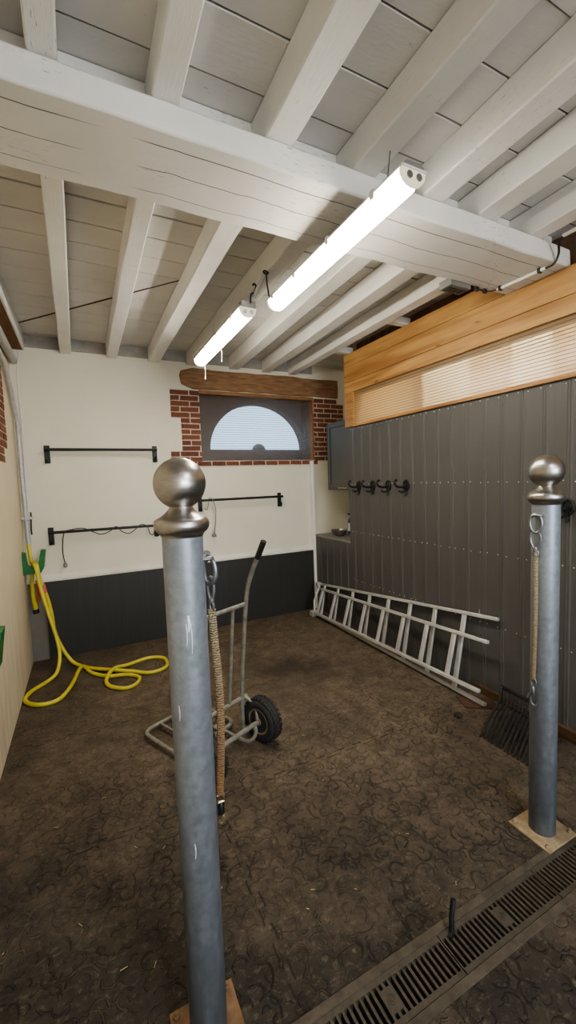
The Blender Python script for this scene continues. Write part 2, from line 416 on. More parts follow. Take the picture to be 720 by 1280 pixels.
# outer leaf with the half-round opening
AX, AZ, AR, AH, AY = 1.872, 1.872, .588, .520, YB+.29
o = MB(); pts = []
K = 40
arc = [(AX+AR*math.cos(PI*i/K), AZ+AH*math.sin(PI*i/K)) for i in range(K+1)]
x0, x1, z0, z1 = .8, 2.9, 1.3, 2.75
for y in (AY, AY+.14):
    b = len(o.v)
    o.add([(x, y, z) for x, z in arc], [])
    o.add([(AX+(AX-x)*-1.0 if False else x, y, z1) for x, z in arc], [])
    o.f += [(b+i, b+i+1, b+K+1+i+1, b+K+1+i) for i in range(K)]
    o.add([(x1,y,z0),(x1,y,z1),(AX+AR,y,z1),(AX+AR,y,z0)], [(0,1,2,3)])
    o.add([(x0,y,z0),(x0,y,z1),(AX-AR,y,z1),(AX-AR,y,z0)], [(0,1,2,3)])
    o.add([(AX-AR,y,z0),(AX+AR,y,z0),(AX+AR,y,AZ),(AX-AR,y,AZ)], [(0,1,2,3)])
o.add([(x, AY, z) for x, z in arc]+[(x, AY+.14, z) for x, z in arc], [(i, i+1, K+1+i+1, K+1+i) for i in range(K)]+[(0, K, 2*K+1, K+1)])
o.box(WX1-.006, WX1+.02, YB+.086, AY, WZ0, WZ1).box(WX0-.02, WX0+.006, YB+.086, AY, WZ0, WZ1).box(WX0, WX1, YB+.086, AY, WZ0-.02, WZ0+.004).box(WX0, WX1, YB+.086, AY, WZ1-.03, WZ1)
struct('wall_outer', o, M['outer'], 'brown outer wall with half-round opening', smooth=0)
w1 = thing('window_1', 'wide window with half-round light behind ribbed sheet', None, ((WX0+WX1)/2, YB+.02, WZ0), kind='structure')
MB().box(WX0, WX1, YB+.075, YB+.081, WZ0, WZ1-.02).build('pane', M['sheet_window'], w1, smooth=0)
fr = MB().box(WX0, WX1, YB-.004, YB+.085, WZ1-.036, WZ1+.002)
fr.box(WX1-.014, WX1+.002, YB+.0, YB+.09, WZ0, WZ1-.036)
fr.build('window_frame', M['jamb'], w1, bevel=.003)
# lintel
lt = MB(); n = 16; top = []; bot = []
for i in range(n+1):
    x = .935+(2.755-.935)*i/n
    top.append((x, 2.648+random.uniform(-.008,.006)+(.0 if i else -.03))); bot.append((x, 2.447+random.uniform(-.004,.004)+(.045 if i == 0 else 0)))
ol = [(x, YB-.022, z) for x, z in bot]+[(2.76, YB-.022, 2.55)]+[(x, YB-.022, z) for x, z in reversed(top)]+[(.920, YB-.022, 2.57)]
lt.prism(ol, (0, .05, 0))
struct('lintel', lt, M['lintel'], 'old brown oak lintel over the window', .006)

# brick surrounds, each brick its own island
CO = .0548
def courses(mb, mo, z0, z1, left, right, y0, seedx=0., dirx=True, L=.19, depth=.012):
    """left/right: functions of z giving the edges; laid on plane y=y0 facing -y (dirx) or x=y0 facing +x"""
    k = 0; z = z0
    while z < z1-.02:
        zt = min(z+CO-.011, z1); a, b = left((z+zt)/2), right((z+zt)/2)
        x = a-((k % 2)*L*.5+seedx)
        while x < b:
            p, q = max(x, a), min(x+L-.012, b)
            if q-p > .018:
                j = lambda s=.0025: random.uniform(-s, s)
                d = depth+random.uniform(-.002, .002)
                if dirx: mb.hexa([(p+j(),y0-d,z+j()),(q+j(),y0-d,z+j()),(q,y0+.004,z),(p,y0+.004,z),(p+j(),y0-d,zt+j()),(q+j(),y0-d,zt+j()),(q,y0+.004,zt),(p,y0+.004,zt)])
                else: mb.hexa([(y0+d,p+j(),z+j()),(y0+d,q+j(),z+j()),(y0-.004,q,z),(y0-.004,p,z),(y0+d,p+j(),zt+j()),(y0+d,q+j(),zt+j()),(y0-.004,q,zt),(y0-.004,p,zt)])
            x += L
        if mo is not None:
            if dirx: mo.box(a, b, y0-depth+.004, y0+.003, z-.006, zt+.006)
            else: mo.box(y0-.003, y0+depth-.004, a, b, z-.006, zt+.006)
        z += CO; k += 1
def bl(z): return .800 if z < 1.85 else (.915 if z < 2.15 else .820)
bk, mo = MB(), MB(); courses(bk, mo, WZ0, 2.44, bl, lambda z: WX0, YB)
q = struct('trim_3', bk, M['brick'], 'toothed red brick edge left of the window', smooth=0); struct('mortar', mo, M['mortar'], parent=q, smooth=0)
bk, mo = MB(), MB(); courses(bk, mo, WZ0, 2.44, lambda z: WX1, lambda z: 2.62 if z < 2.16 else (2.83 if z < 2.40 else 2.74), YB, .05)
# reveal bricks on the right cheek
q = struct('trim_4', bk, M['brick'], 'toothed red brick edge right of the window', smooth=0); struct('mortar', mo, M['mortar'], parent=q, smooth=0)
bk, mo = MB(), MB(); courses(bk, mo, WZ0-.042, WZ0+.001, lambda z: .83, lambda z: WX1+.03, YB, .07, L=.15)
q = struct('trim_5', bk, M['brick'], 'thin row of sill bricks under the window', smooth=0); struct('mortar', mo, M['mortar'], parent=q, smooth=0)

# lower black panelling with plaster ledge
lp = MB(); x = -.345
struct('wall_back_panel', MB().box(-.345, 2.355, YB-.04, YB, 0, .698), M['panel_back'], 'black panelling along the foot of the back wall', .002)
lg = MB().prism([(-.48, YB-.046, .692), (-.48, YB+.002, .692), (-.48, YB+.002, .748), (-.48, YB-.012, .738), (-.48, YB-.046, .712)], (2.845, 0, 0))
struct('trim_6', lg, M['ledge'], 'white plaster ledge above the black panelling', .003)
struct('trim_7', MB().box(XL, -.345, YB-.02, YB, 0, .692), M['greystrip'], 'grey plaster strip in the left corner')
struct('trim_8', MB().box(2.352, 2.384, YB-.055, YB, 0, 1.72), M['tile_white'], 'narrow white corner post beside the niche', .003)

# left wall
struct('wall_left', MB().box(XL-.2, XL, YF, YB+.2, 0, ZC+.1), M['wall_cream'], 'cream plastered left wall', smooth=0)
bk, mo = MB(), MB(); courses(bk, mo, 1.70, 2.42, lambda z: 2.7, lambda z: 3.66 if z > 1.80 else 3.52, XL, .03, False, depth=.006)
q = struct('trim_9', bk, M['brick'], 'bare brick patch in the cream left wall', smooth=0); struct('mortar', mo, M['mortar'], parent=q, smooth=0)
pl = MB().box(XL, -.375, YF, YB, 2.672, ZC)
tag(struct('trim_10', pl, M['beambrown'], 'brown timber wall plate along the left wall top', .004), None, None)
struct('trim_11', MB().box(-.3752, -.362, YF, YB, 2.669, ZC), M['joist'], 'white painted face of the left wall plate', .002)

# right wall: ribbed dark sheets with rows of screws
PT = .1335
prof = []                    # (y, dx)
y = YF
ribs = []
k0 = math.ceil((YF-2.001)/PT)
yy = 2.001+k0*PT
prof.append((YF, 0))
while yy < 3.39:
    ribs.append(yy)
    prof += [(yy-.016, 0), (yy-.012, -.003), (yy-.003, -.003), (yy, -.001), (yy+.003, -.003), (yy+.012, -.003), (yy+.016, 0)]
    yy += PT
prof.append((3.412, 0))
wr = MB(); n = len(prof)
wr.add([(XR+d, y, z) for y, d in prof for z in (0, 2.0)]+[(XR+.05, y, z) for y in (prof[0][0], prof[-1][0]) for z in (0, 2.0)],
       [(2*i, 2*i+2, 2*i+3, 2*i+1) for i in range(n-1)]+[(2*n-2, 2*n+2, 2*n+3, 2*n-1), (2*n, 2*n+2, 2*n+3, 2*n+1)])
wrt = struct('wall_right', wr, M['panel'], 'dark grey ribbed sheet partition on the right', smooth=20)
sc = MB()
for z in (.493, .975, 1.447, 1.978):
    for r in ribs:
        if r < -.5: continue
        for s in (-.028, .028):
            j = random.uniform(-.004, .004)
            sc.lathe([(.0033, .0), (.0033, .002), (.002, .003)], 7, (0,0,0), 'X')
            for p in sc.v[-21:]: p.x = XR-p.x; p.y += r+s+j; p.z += z+j
struct('screws', sc, M['white_plastic'], parent=wrt)
struct('baseboard_right', MB().box(XR-.028, XR-.001, YF, 1.93, 0, .052).box(XR-.05, XR-.028, YF, 1.5, 0, .022), M['sill_wood'], 'timber sole plate at the foot of the right wall', .002)
# brick wall above, behind the planks
struct('wall_right_upper', MB().box(2.47, 2.52, YF, 3.41, 2.33, ZC+.1), M['masonry'], 'brown masonry above the pine planks', smooth=0)

# pine header above the light strip
hd = thing('timber_header', 'varnished pine plank cladding above the translucent strip on the right wall', 'timber cladding', (XR-.02, 3.41, 2.32))
for z0, z1, y0, y1 in ((2.325,2.424,YF,3.408),(2.426,2.574,YF,3.408),(2.576,2.69,1.722,3.408)):
    MB().box(XR-.022, XR+.03, y0, y1, z0, z1).build('plank', M['pine'], hd, bevel=.003)
MB().box(XR-.024, XR+.04, 3.30, 3.412, 1.998, 2.326).build('end_post', M['pine_frame'], hd, bevel=.002)
MB().box(XR-.023, XR+.04, 3.408, 3.424, 2.0, 2.69).build('end_board', M['pine'], hd, bevel=.002)
w2 = thing('window_2', 'long translucent ribbed strip window above the dark partition', None, (XR, 1.3, 2.0), kind='structure')
MB().box(XR-.002, XR+.004, YF, 3.30, 2.02, 2.325).build('pane', M['sheet_strip'], w2, smooth=0)
MB().box(XR-.024, XR+.04, YF, 3.30, 1.996, 2.021).build('window_sill', M['pine_frame'], w2, bevel=.002)
MB().box(XR-.018, XR-.004, 3.283, 3.30, 2.02, 2.325).build('window_frame', M['pine_frame'], w2, bevel=.001)
# room beyond the strip
nb = MB().box(2.99, 3.04, YF, 3.36, 0, 3.6).box(2.52, 3.04, YF, 3.41, 3.55, 3.6).box(2.44, 3.04, YF-.05, YF, 0, 3.6)
struct('wall_neighbour', nb, simple('neighbour_wall', (.50,.39,.25), (.36,.26,.15), .8, 0, 1.3), 'pale wall of the room beyond the strip', smooth=0)
struct('wall_divider', MB().box(2.43, 3.04, 3.36, 3.41, 0, 3.6), M['tan'], 'partition between niche and neighbouring room', smooth=0)
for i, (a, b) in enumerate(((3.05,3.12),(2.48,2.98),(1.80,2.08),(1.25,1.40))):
    struct('trim_%d' % (20+i), MB().box(2.95, 2.99, a, b, 0, 3.5), (M['beambrown'], M['bright'], M['bright'], M['beambrown'])[i], 'upright added beyond the strip for its bright and dark patches', smooth=0)  # patches of light behind the strip painted in as white boards
# niche
struct('wall_niche', MB().box(2.99, 3.04, 3.41, YB, 0, ZC), M['tile_white'], 'white side wall of the niche', smooth=0)

# ceiling boards
cb = MB(); p = .195; y = .965-p*22
while y < YB+.02:
    dz = random.uniform(-.002, .002); j = random.uniform(-.004, .004)
    g = random.uniform(.003, .007)
    cb.box(XL-.1, 3.1 if y > 3.30 else 2.5, y+g, y+p-.001, ZC+dz, ZC+.03)
    y += p
cb.box(XL-.1, 2.5, YF, YB+.02, ZC+.031, ZC+.06).box(2.5, 3.1, 3.36, YB+.02, ZC+.031, ZC+.06)
ce = struct('ceiling', cb, M['board'], 'white painted plank ceiling between the joists', .0012)
dg = MB().bar((-.36, 3.87, ZC-.002), (.70, 2.66, ZC-.002), .007, .006)
struct('batten', dg, M['rust'], parent=ce)
# blocking between joists on the beam and along the back wall
struct('trim_12', MB().box(-.36, 2.42, 1.47, 1.60, 2.672, ZC-.002), M['beam'], 'white blocking on top of the big beam')
struct('trim_13', MB().box(-.36, 2.42, YB-.012, YB, 2.70, ZC-.002), M['headboard'], 'grey white board at the head of the back wall')
struct('wall_front', MB().box(XL-.2, .0, YF-.1, YF, 0, ZC+.1).box(2.2, 2.6, YF-.1, YF, 0, ZC+.1).box(0, 2.2, YF-.1, YF, 2.35, ZC+.1), M['wall_cream'], 'wall with the wide doorway behind the camera', smooth=0)

# big beam
bm_ = MB(); n = 14; x0, x1 = XL, 2.395
sec = []
for i in range(n+1):
    x = x0+(x1-x0)*i/n; j = lambda s=.004: random.uniform(-s, s)
    sec.append([(x, 1.352+j(), 2.577+j()), (x, 1.71+j(), 2.577+j()), (x, 1.70, 2.671), (x, 1.352+j(), 2.671)])
bm_.add([p for s in sec for p in s], [(4*i+a, 4*i+(a+1) % 4, 4*i+4+(a+1) % 4, 4*i+4+a) for i in range(n) for a in range(4)]+[(3,2,1,0),(4*n,4*n+1,4*n+2,4*n+3)])
ob = bm_.build('ceiling_beam', M['beam'], bevel=.008)
tag(ob, 'wide white painted crossbeam spanning the room under the joists, cracked underside', 'beam')

# joists
JO = [(-.062,.08,-.10,.09),(.263,.085,.271,.088),(.632,.108,.632,.105),(.998,.105,.992,.10),(1.357,.115,1.435,.10),(1.685,.118,1.80,.10),(2.056,.10,2.114,.09)]
lab = ['first white ceiling joist counted from the left cream wall', 'second white ceiling joist counted from the left cream wall', 'third white ceiling joist counted from the left cream wall',
       'fourth white ceiling joist from the left wall, directly above the lit tube lights', 'fifth white ceiling joist from the left, just right of the tube lights',
       'sixth white ceiling joist from the left, next to last before pine planks', 'last white ceiling joist, the one nearest the pine planks']
for (xa, wa, xb, wb_), l in zip(JO, lab):
    def at(y): t = (y-1.35)/(4.16-1.35); return xa+(xb-xa)*t, wa+(wb_-wa)*t
    secs = []; n = 18
    for i in range(n+1):
        y = YF+(YB-YF)*i/n; x, w = at(y); j = lambda s=.0035: random.uniform(-s, s)
        secs.append([(x+j(), y, 2.671+abs(j(.003))), (x+w+j(), y, 2.671+abs(j(.003))), (x+w+j(), y, ZC-.002), (x+j(), y, ZC-.002)])
    jm = MB(); jm.add([p for s in secs for p in s], [(4*i+a, 4*i+(a+1) % 4, 4*i+4+(a+1) % 4, 4*i+4+a) for i in range(n) for a in range(4)]+[(3,2,1,0),(4*n,4*n+1,4*n+2,4*n+3)])
    tag(jm.build('ceiling_joist', M['joist'], bevel=.006), l, 'joist', 'white ceiling joists')
for (yv, l) in ((2.58, 'short white timber stub above the pine planks, nearer the big beam'), (3.35, 'short white timber stub above the pine planks, nearer the back wall')):
    tag(MB().box(2.215, 2.40, yv-.03, yv+.03, 2.692, 2.745).build('timber_stub', M['joist'], bevel=.004), l, 'timber')

# ================================================================== TUBE LIGHTS
def light(loc, label, first=None):
    if first: return dup(first, loc, 0, label)
    t = thing('tube_light', label, 'light', (0,0,0), 'tube lights under the ceiling')
    L = 1.08
    MB().prism([(-.05,0,.050),(-.038,0,.066),(-.03,0,.070),(.03,0,.070),(.038,0,.066),(.05,0,.050)], (0, L, 0)).build('housing', M['grey_plastic'], t)
    arc = [(.048*math.cos(a), .050-.050*math.sin(a)**.75) for a in [PI*i/12 for i in range(13)]]
    MB().prism([(x, .045, z) for x, z in arc], (0, L-.06, 0)).build('diffuser', M['tube_on'], t, smooth=50)
    for y0 in (.0, L-.015):
        pr = [(x*1.03, y0, z-.001) for x, z in arc]
        d = MB().prism(pr, (0, .015, 0)).build('end_cap', M['endcap_clear'], t)
        for s in (-.02, .02): MB().lathe([(.012, 0), (.012, .004)], 14, (s, y0+(-.003 if y0 == 0 else .014), .028), 'Y').build('tube_end', M['steel_ring'], d, origin=(0,0,0))
    rim = MB()
    for s in (-1, 1): rim.box(s*.050-.004, s*.050+.004, 0, L, .047, .053)
    rim.box(-.05, .05, -.004, .004, .047, .053).box(-.05, .05, L-.004, L+.004, .047, .053)
    rim.build('rim', M['white_plastic'], t)
    for y in (.15, .45, .75, 1.0):
        for s in (-1, 1): MB().box(s*.053-.003, s*.053+.003, y-.012, y+.012, .03, .062).build('clip', M['white_plastic'], t)
    return t
l1 = light(None, 'long lit tube light hanging below the big crossbeam')
l1.location = (1.03, 1.07, 2.445)
l2 = light((.915, 2.27, 2.445), 'lit tube light nearer the window, hanging past the big crossbeam', l1)
# wires and hooks (parts of each lamp)
MB().tube([(.04,.16,.228),(.018,.145,.15),(-.006,.13,.066)], .0022, 6, smooth=4).build('hanging_wire', M['steel_ring'], l1, origin=(0,0,0))
hk = MB().tube([(-.045,1.06,.068),(-.05,1.07,.14),(-.05,1.075,.19)], .004, 8).tube([(-.05,1.075,.19),(-.062,1.085,.205),(-.05,1.095,.218),(-.035,1.085,.206),(-.045,1.08,.195)], .005, 8, smooth=4)
hk.build('hanging_hook', M['iron'], l1, origin=(0,0,0))
hk = MB().tube([(.01,-.01,.07),(.015,-.015,.12),(.03,-.02,.13),(.045,-.02,.165),(.035,-.02,.18),(.025,-.02,.17)], .005, 8, smooth=4)
hk.build('hanging_hook', M['iron'], l2, origin=(0,0,0))
MB().box(-.045,.045,-.012,.03,.05,.085).build('bracket', M['grey_plastic'], l2, origin=(0,0,0), bevel=.006)
for y, d in ((1.06, .09), (.62, .07)):
    pc = MB().tube([(.03, y, .01), (.035, y, -.02), (.032, y, -d)], .0015, 6).lathe([(.004, -d-.012), (.004, -d)], 8, (.032, y, 0))
    pc.build('pull_cord', M['white_plastic'], l2, origin=(0,0,0))
cd = MB().tube([(.95,2.26,2.555),(.965,2.22,2.60),(.985,2.16,2.655)], .012, 10)
tag(cd.build('cable_conduit', M['pipe_grey']), 'short grey conduit linking the two tube lights', 'conduit')

# conduit on the beam
t = thing('beam_conduit', 'white cable conduit with black clips under the right end of the crossbeam', 'conduit', (2.2, 1.5, 2.56))
MB().tube([(2.238,1.39,2.562),(2.225,1.66,2.562)], .0095, 12).build('pipe', M['white_plastic'], t)
MB().tube([(2.238,1.40,2.562),(2.243,1.352,2.565),(2.235,1.322,2.60),(2.20,1.30,2.64),(2.20,1.27,2.658)], .0055, 8, smooth=5).build('cable', M['blackplastic'], t)
MB().tube([(2.20,1.28,2.658),(2.20,.70,2.658)], .0095, 12).build('pipe', M['white_plastic'], t)
MB().tube([(2.225,1.655,2.562),(2.20,1.69,2.562),(2.16,1.70,2.562),(2.10,1.70,2.562)], .0045, 8, smooth=4).build('cable', M['blackplastic'], t)
for (x, y, z) in ((2.237,1.42,2.562),(2.226,1.64,2.562),(2.17,1.70,2.562),(2.10,1.70,2.562),(2.20,1.16,2.658)):
    c = MB().box(x-.014, x+.014, y-.008, y+.008, z-.013, z+.013)
    c.build('clip', M['blackplastic'], t, bevel=.005)
t = thing('junction_box', 'small grey slotted box at the back edge of the crossbeam', 'junction box', (1.98, 1.74, 2.56))
MB().box(1.90, 2.06, 1.704, 1.79, 2.555, 2.60).build('body', M['grey_plastic'], t, bevel=.004)
s_ = MB()
for i in range(4): s_.box(1.915+.035*i, 1.94+.035*i, 1.73, 1.775, 2.551, 2.556)
s_.build('slots', M['blackplastic'], t)

# ================================================================== TIE POSTS
def post(loc, label, plate_mat, drips_or_shade, ringang):
    t = thing('tie_post', label, 'post', loc, 'galvanised tie posts')
    t['_o'] = (0,0,0)
    MB().box(-.092,.092,-.088,.088,0,.008).build('base_plate', plate_mat, t, bevel=.002)
    for sx in (-1,1):
        for sy in (-1,1):
            MB().lathe([(.010,.008),(.010,.016),(.006,.018),(.006,.024)], 6, (sx*.074, sy*.070, 0)).build('bolt', plate_mat, t)
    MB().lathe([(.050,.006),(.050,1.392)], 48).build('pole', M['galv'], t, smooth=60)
    pr = [(.051,1.372),(.053,1.378),(.056,1.381),(.062,1.386),(.0665,1.394),(.0675,1.402),(.066,1.410),(.061,1.417),(.055,1.420),(.048,1.424),(.040,1.430),(.033,1.437),(.029,1.443),(.028,1.446)]
    MB().lathe(pr, 48).build('collar', M['steel'], t, smooth=50)
    R = .0635; zc = 1.503
    pr = [(R*math.cos(a), zc+R*math.sin(a)) for a in [(-PI/2+.44)+(PI-.44)*i/24 for i in range(25)]]
    pr[-1] = (1e-7, zc+R)
    MB().lathe(pr, 48).build('ball_finial', M['steel'], t, smooth=60)
    for ang, z0, z1, w in drips_or_shade:
        m = MB(); k = 6; o = []
        for i in range(k+1):
            u = i/k; ww = w*(.5+.5*math.sin(PI*min(u*1.3, 1)))*(1 if u > .6 else .5)
            for s in (-1, 1):
                a = ang+s*ww/.05/2+.04*math.sin(u*3); o.append((.0506*math.cos(a), .0506*math.sin(a), z0+(z1-z0)*u))
        m.add(o, [(2*i, 2*i+1, 2*i+3, 2*i+2) for i in range(k)])
        m.build('paint_drip', M['splash'], t, smooth=0)
    return t
def ring(t, side, z, y0=0.):
    s = side
    st = MB().tube([(s*.044,y0-.02,z+.012),(s*.064,y0-.02,z+.012),(s*.068,y0-.0,z+.012),(s*.064,y0+.02,z+.012),(s*.044,y0+.02,z+.012)], .0055, 10, smooth=4)
    st.build('staple', M['steel_ring'], t, origin=(0,0,0))
A = -math.atan2(1.0, .2)
p1 = post((.215,1.03,0), 'galvanised tie post with steel ball, the large near one in front of the hand truck', M['brownplate'],
          [(-PI/2-.15,1.145,1.185,.011),(-PI/2-.27,1.11,1.165,.004),(-PI/2-.05,1.09,1.165,.0035),(PI+.72,.92,.96,.005),(-PI/2-.42,.56,.60,.004)], 0)
p2 = post((1.64,1.005,0), 'galvanised tie post with steel ball, the smaller one beside the dark right wall', M['sandplate'], [(-2.2,.45,.452,.003)], 0)
ring(p1, 1, 1.30, 0); 
# right post ring sits on its left front
def loopz(c, rx, rz, tilt=0., n=14):
    c = Vector(c); o = []
    for i in range(n):
        a = 2*PI*i/n; p = Vector((rx*math.cos(a)*math.cos(tilt), rx*math.cos(a)*math.sin(tilt), rz*math.sin(a))); o.append(c+p)
    return o
MB().tube(loopz((.063,-.006,1.277), .019, .034, -1.0), .0060, 10, closed=True, smooth=3).build('tie_ring', M['steel_ring'], p1, origin=(0,0,0))
MB().tube([(-.044,-.016,1.332),(-.062,-.016,1.332),(-.066,0,1.332),(-.062,.016,1.332),(-.044,.016,1.332)], .0055, 10, smooth=4).build('staple', M['steel_ring'], p2, origin=(0,0,0))
MB().tube(loopz((-.061,.002,1.300), .020, .036, 2.0), .0058, 10, closed=True, smooth=3).build('tie_ring', M['steel_ring'], p2, origin=(0,0,0))

def snap(t, c, z0, z1, w, ang, mat):
    """trigger snap hook hanging between z1 (top) and z0"""
    x, y = c; ca, sa = math.cos(ang), math.sin(ang)
    def q(u, z, v=0): return (x+u*ca-v*sa, y+u*sa+v*ca, z)
    h = z1-z0
    b = MB().tube([q(-.2*w,z0+.34*h), q(-.5*w,z0+.62*h), q(-.42*w,z0+.86*h), q(0,z1-.01*h), q(.42*w,z0+.86*h), q(.5*w,z0+.62*h), q(.2*w,z0+.34*h)], .0042, 8, smooth=5)
    b.lathe([(.007,z0+.26*h),(.008,z0+.30*h),(.008,z0+.36*h),(.005,z0+.40*h)], 12, (x,y,0))
    b.build('snap_hook', mat, t)
    MB().tube([q(.3*w*math.cos(a), z0+.14*h+.14*h*math.sin(a)) for a in [2*PI*i/10 for i in range(10)]], .0036, 8, closed=True, smooth=3).build('swivel_eye', mat, t)

# near tie: flat braided strap
t = thing('tie_strap', 'braided beige and brown tie strap hanging from the near post, snap at its end', 'tie strap', (.285,1.03,.60))
snap(t, (.279,1.025), 1.172, 1.262, .020, -1.0, M['steel_ring'])
sp = crom([(.278,1.024,1.178),(.281,1.024,1.10),(.286,1.022,1.0),(.2875,1.022,.90),(.283,1.022,.79),(.277,1.022,.70),(.276,1.022,.672)], 7)
MB().tube(sp, .0105, 12, flat=.42, up=(.35,.94,0)).build('strap', M['strap'], t)
b = MB().tube([(.268,1.02,.672),(.285,1.02,.672),(.285,1.02,.655),(.268,1.02,.655)], .003, 8, closed=True).build('buckle', M['brass_dull'], t)
m = MB().lathe([(.006,.62),(.009,.625),(.009,.648),(.005,.655)], 12, (.276,1.02,0)); m.build('end_weight', M['iron'], t)
m = MB().tube([(.276,1.02,.622),(.282,1.015,.614),(.282,1.015,.600),(.276,1.02,.594),(.270,1.02,.602)], .0036, 8, smooth=4); m.build('snap_end', M['brass_dull'], t)

# right tie: round braided cord close to the pole
t = thing('tie_rope', 'braided cord hanging down the right-hand post, snap hook at its foot', 'tie cord', (1.583,1.009,.55))
snap(t, (1.580,1.008), 1.165, 1.272, .034, 2.0, M['steel_ring'])
sp = crom([(1.5830,1.0082,1.195),(1.5835,1.0073,1.10),(1.5835,1.0073,.95),(1.5825,1.0090,.80),(1.5815,1.0107,.71),(1.5810,1.0115,.67)], 7)
MB().tube(sp, .0085, 12, up=(1,0,0)).build('cord', M['strap2'], t)
m = MB().tube([(1.5810,1.0115,.675),(1.5855,1.0039,.66),(1.5845,1.0056,.645),(1.5785,1.0158,.64),(1.5770,1.0184,.655)], .004, 8, smooth=4); m.build('swivel_eye', M['steel_ring'], t)
m = MB().lathe([(.006,.600),(.008,.605),(.008,.63),(.005,.638)], 12, (1.5805,1.0124,0)); m.tube([(1.5805,1.0124,.602),(1.5765,1.0192,.585),(1.5785,1.0158,.565),(1.5855,1.0039,.560),(1.5875,1.0005,.578)], .004, 8, smooth=4); m.build('snap_hook', M['steel_ring'], t)
m = MB().tube([(1.5790,1.0150,.612),(1.5730,1.0252,.600),(1.5705,1.0294,.585)], .0035, 8); m.build('snap_lever', M['steel_ring'], t)

# ================================================================== DRAIN GRATES
def grate(x, label, first=None):
    if first: return dup(first, (x, (DR0+DR1)/2, 0), 0, label)
    t = thing('drain_grate', label, 'drain grate', (x, (DR0+DR1)/2, 0), 'cast iron drain grates'); t['_o'] = (0,0,0)
    W = (DR1-DR0)/2-.005; L = .238
    g = MB().box(-L,L,-W,-W+.016,-.022,.001).box(-L,L,W-.016,W,-.022,.001)
    n = 24
    for i in range(n+1):
        xx = -L+2*L*i/n; w = .0042
        if abs(i-n/2) < .6: continue
        g.box(max(xx-w,-L), min(xx+w,L), -W+.01, W-.01, -.022, 0)
    g.box(-.022,.022,-.030,.030,-.022,.0005)
    g.box(-.005,.005,-W+.01,W-.01,-.022,0)
    g.build('grating', M['grate'], t, smooth=0)
    b = MB().lathe([(.0135,-.001),(.0135,.002),(.0105,.002),(.0105,-.0005),(.006,-.0005),(.006,.003)], 18)
    b.build('bolt', M['grate'], t)
    return t
gl = ['cast iron drain grate section beside the foot of the left wall', 'cast iron drain grate section at the near post, first of the visible run', 'cast iron drain grate section at the bottom edge, its bolt nearest the camera',
      'middle cast iron drain grate section, second bolt, just right of the upright pin', 'cast iron drain grate section beside the sandy base plate of the right post', 'cast iron drain grate section at the foot of the dark right wall']
g0 = None
for i in range(6):
    x = .702+.48*(i-2)
    if i == 0: g0 = grate(x, gl[0])
    else: grate(x, gl[i], g0)
pin = MB().tube([(.985,.893,-.02),(1.0,.906,.05),(1.018,.915,.092)], .0085, 8).tube([(.985,.893,.0),(.975,.89,.012)], .007, 8)
tag(pin.build('metal_pin', M['iron']), 'dark metal pin standing upright in the drain grate', 'pin')

# ================================================================== WALL RACKS
def rack(x0, x1, z, lab, drop=.0):
    t = thing('wall_rack', lab, 'wall rack', (x0, YB, z), 'black bar racks on the back wall')
    yb = YB-.075
    MB().tube([(x0-.012, yb, z), (x1+.012, yb, z+drop)], .0125, 12).build('bar', M['iron'], t)
    for x, zz in ((x0, z), (x1, z+drop)):
        b = MB().box(x-.022, x+.022, YB-.010, YB, zz-.115, zz+.04)
        b.build('bracket', M['iron'], t, bevel=.003)
        MB().tube([(x, YB-.005, zz), (x, yb, zz)], .013, 10).build('arm', M['iron'], t)
        a = MB().tube([(x,YB-.008,zz-.095),(x,YB-.045,zz-.105),(x,YB-.06,zz-.085),(x,YB-.055,zz-.065)], .008, 8, smooth=4)
        a.build('hook', M['iron'], t)
    return t
rack(-.255, .645, 1.838, 'black bar rack on the white wall, highest of the three')
rack(-.272, .62, 1.123, 'black bar rack just above the ledge, a black cord draped along it', -.005)
rack(1.062, 1.955, 1.333, 'black bar rack below the window with a short hanging flex')
t = thing('draped_cord', 'black electric cord draped in waves along the rack above the ledge', 'cord', (-.17, YB-.06, .83))
zb = 1.137
MB().tube([(-.178,YB-.06,.845),(-.19,YB-.06,.93),(-.185,YB-.065,1.03),(-.165,YB-.09,1.12),(-.12,YB-.085,zb),(-.02,YB-.08,zb+.006),(.07,YB-.092,1.10),(.13,YB-.095,1.078),(.20,YB-.092,1.10),(.255,YB-.085,zb),(.30,YB-.094,1.09),(.36,YB-.095,1.065),(.42,YB-.092,1.10),(.47,YB-.08,zb),(.525,YB-.085,1.12),(.545,YB-.092,1.05),(.575,YB-.094,1.035),(.60,YB-.09,1.09),(.62,YB-.1,1.065)], .0042, 8, smooth=7).build('cable', M['blackplastic'], t)
MB().lathe([(.008,.0),(.017,.006),(.017,.03),(.009,.045)], 14, (-.178,YB-.06,.805)).build('plug', M['grey_plastic'], t)
t = thing('hanging_flex', 'grey flex with a plug hanging from the rack below the window', 'cord', (1.17, YB-.06, .97))
MB().tube([(1.085,YB-.09,1.25),(1.11,YB-.09,1.24),(1.125,YB-.088,1.29),(1.14,YB-.075,1.352),(1.17,YB-.085,1.34),(1.195,YB-.092,1.25),(1.195,YB-.08,1.12),(1.178,YB-.07,1.0)], .0042, 8, smooth=6).build('cable', M['grey_plastic'], t)
MB().box(1.157,1.197,YB-.085,YB-.055,.955,.985).lathe([(.010,.985),(.006,1.012)], 10, (1.177,YB-.07,0)).build('plug', M['grey_plastic'], t, bevel=.004)

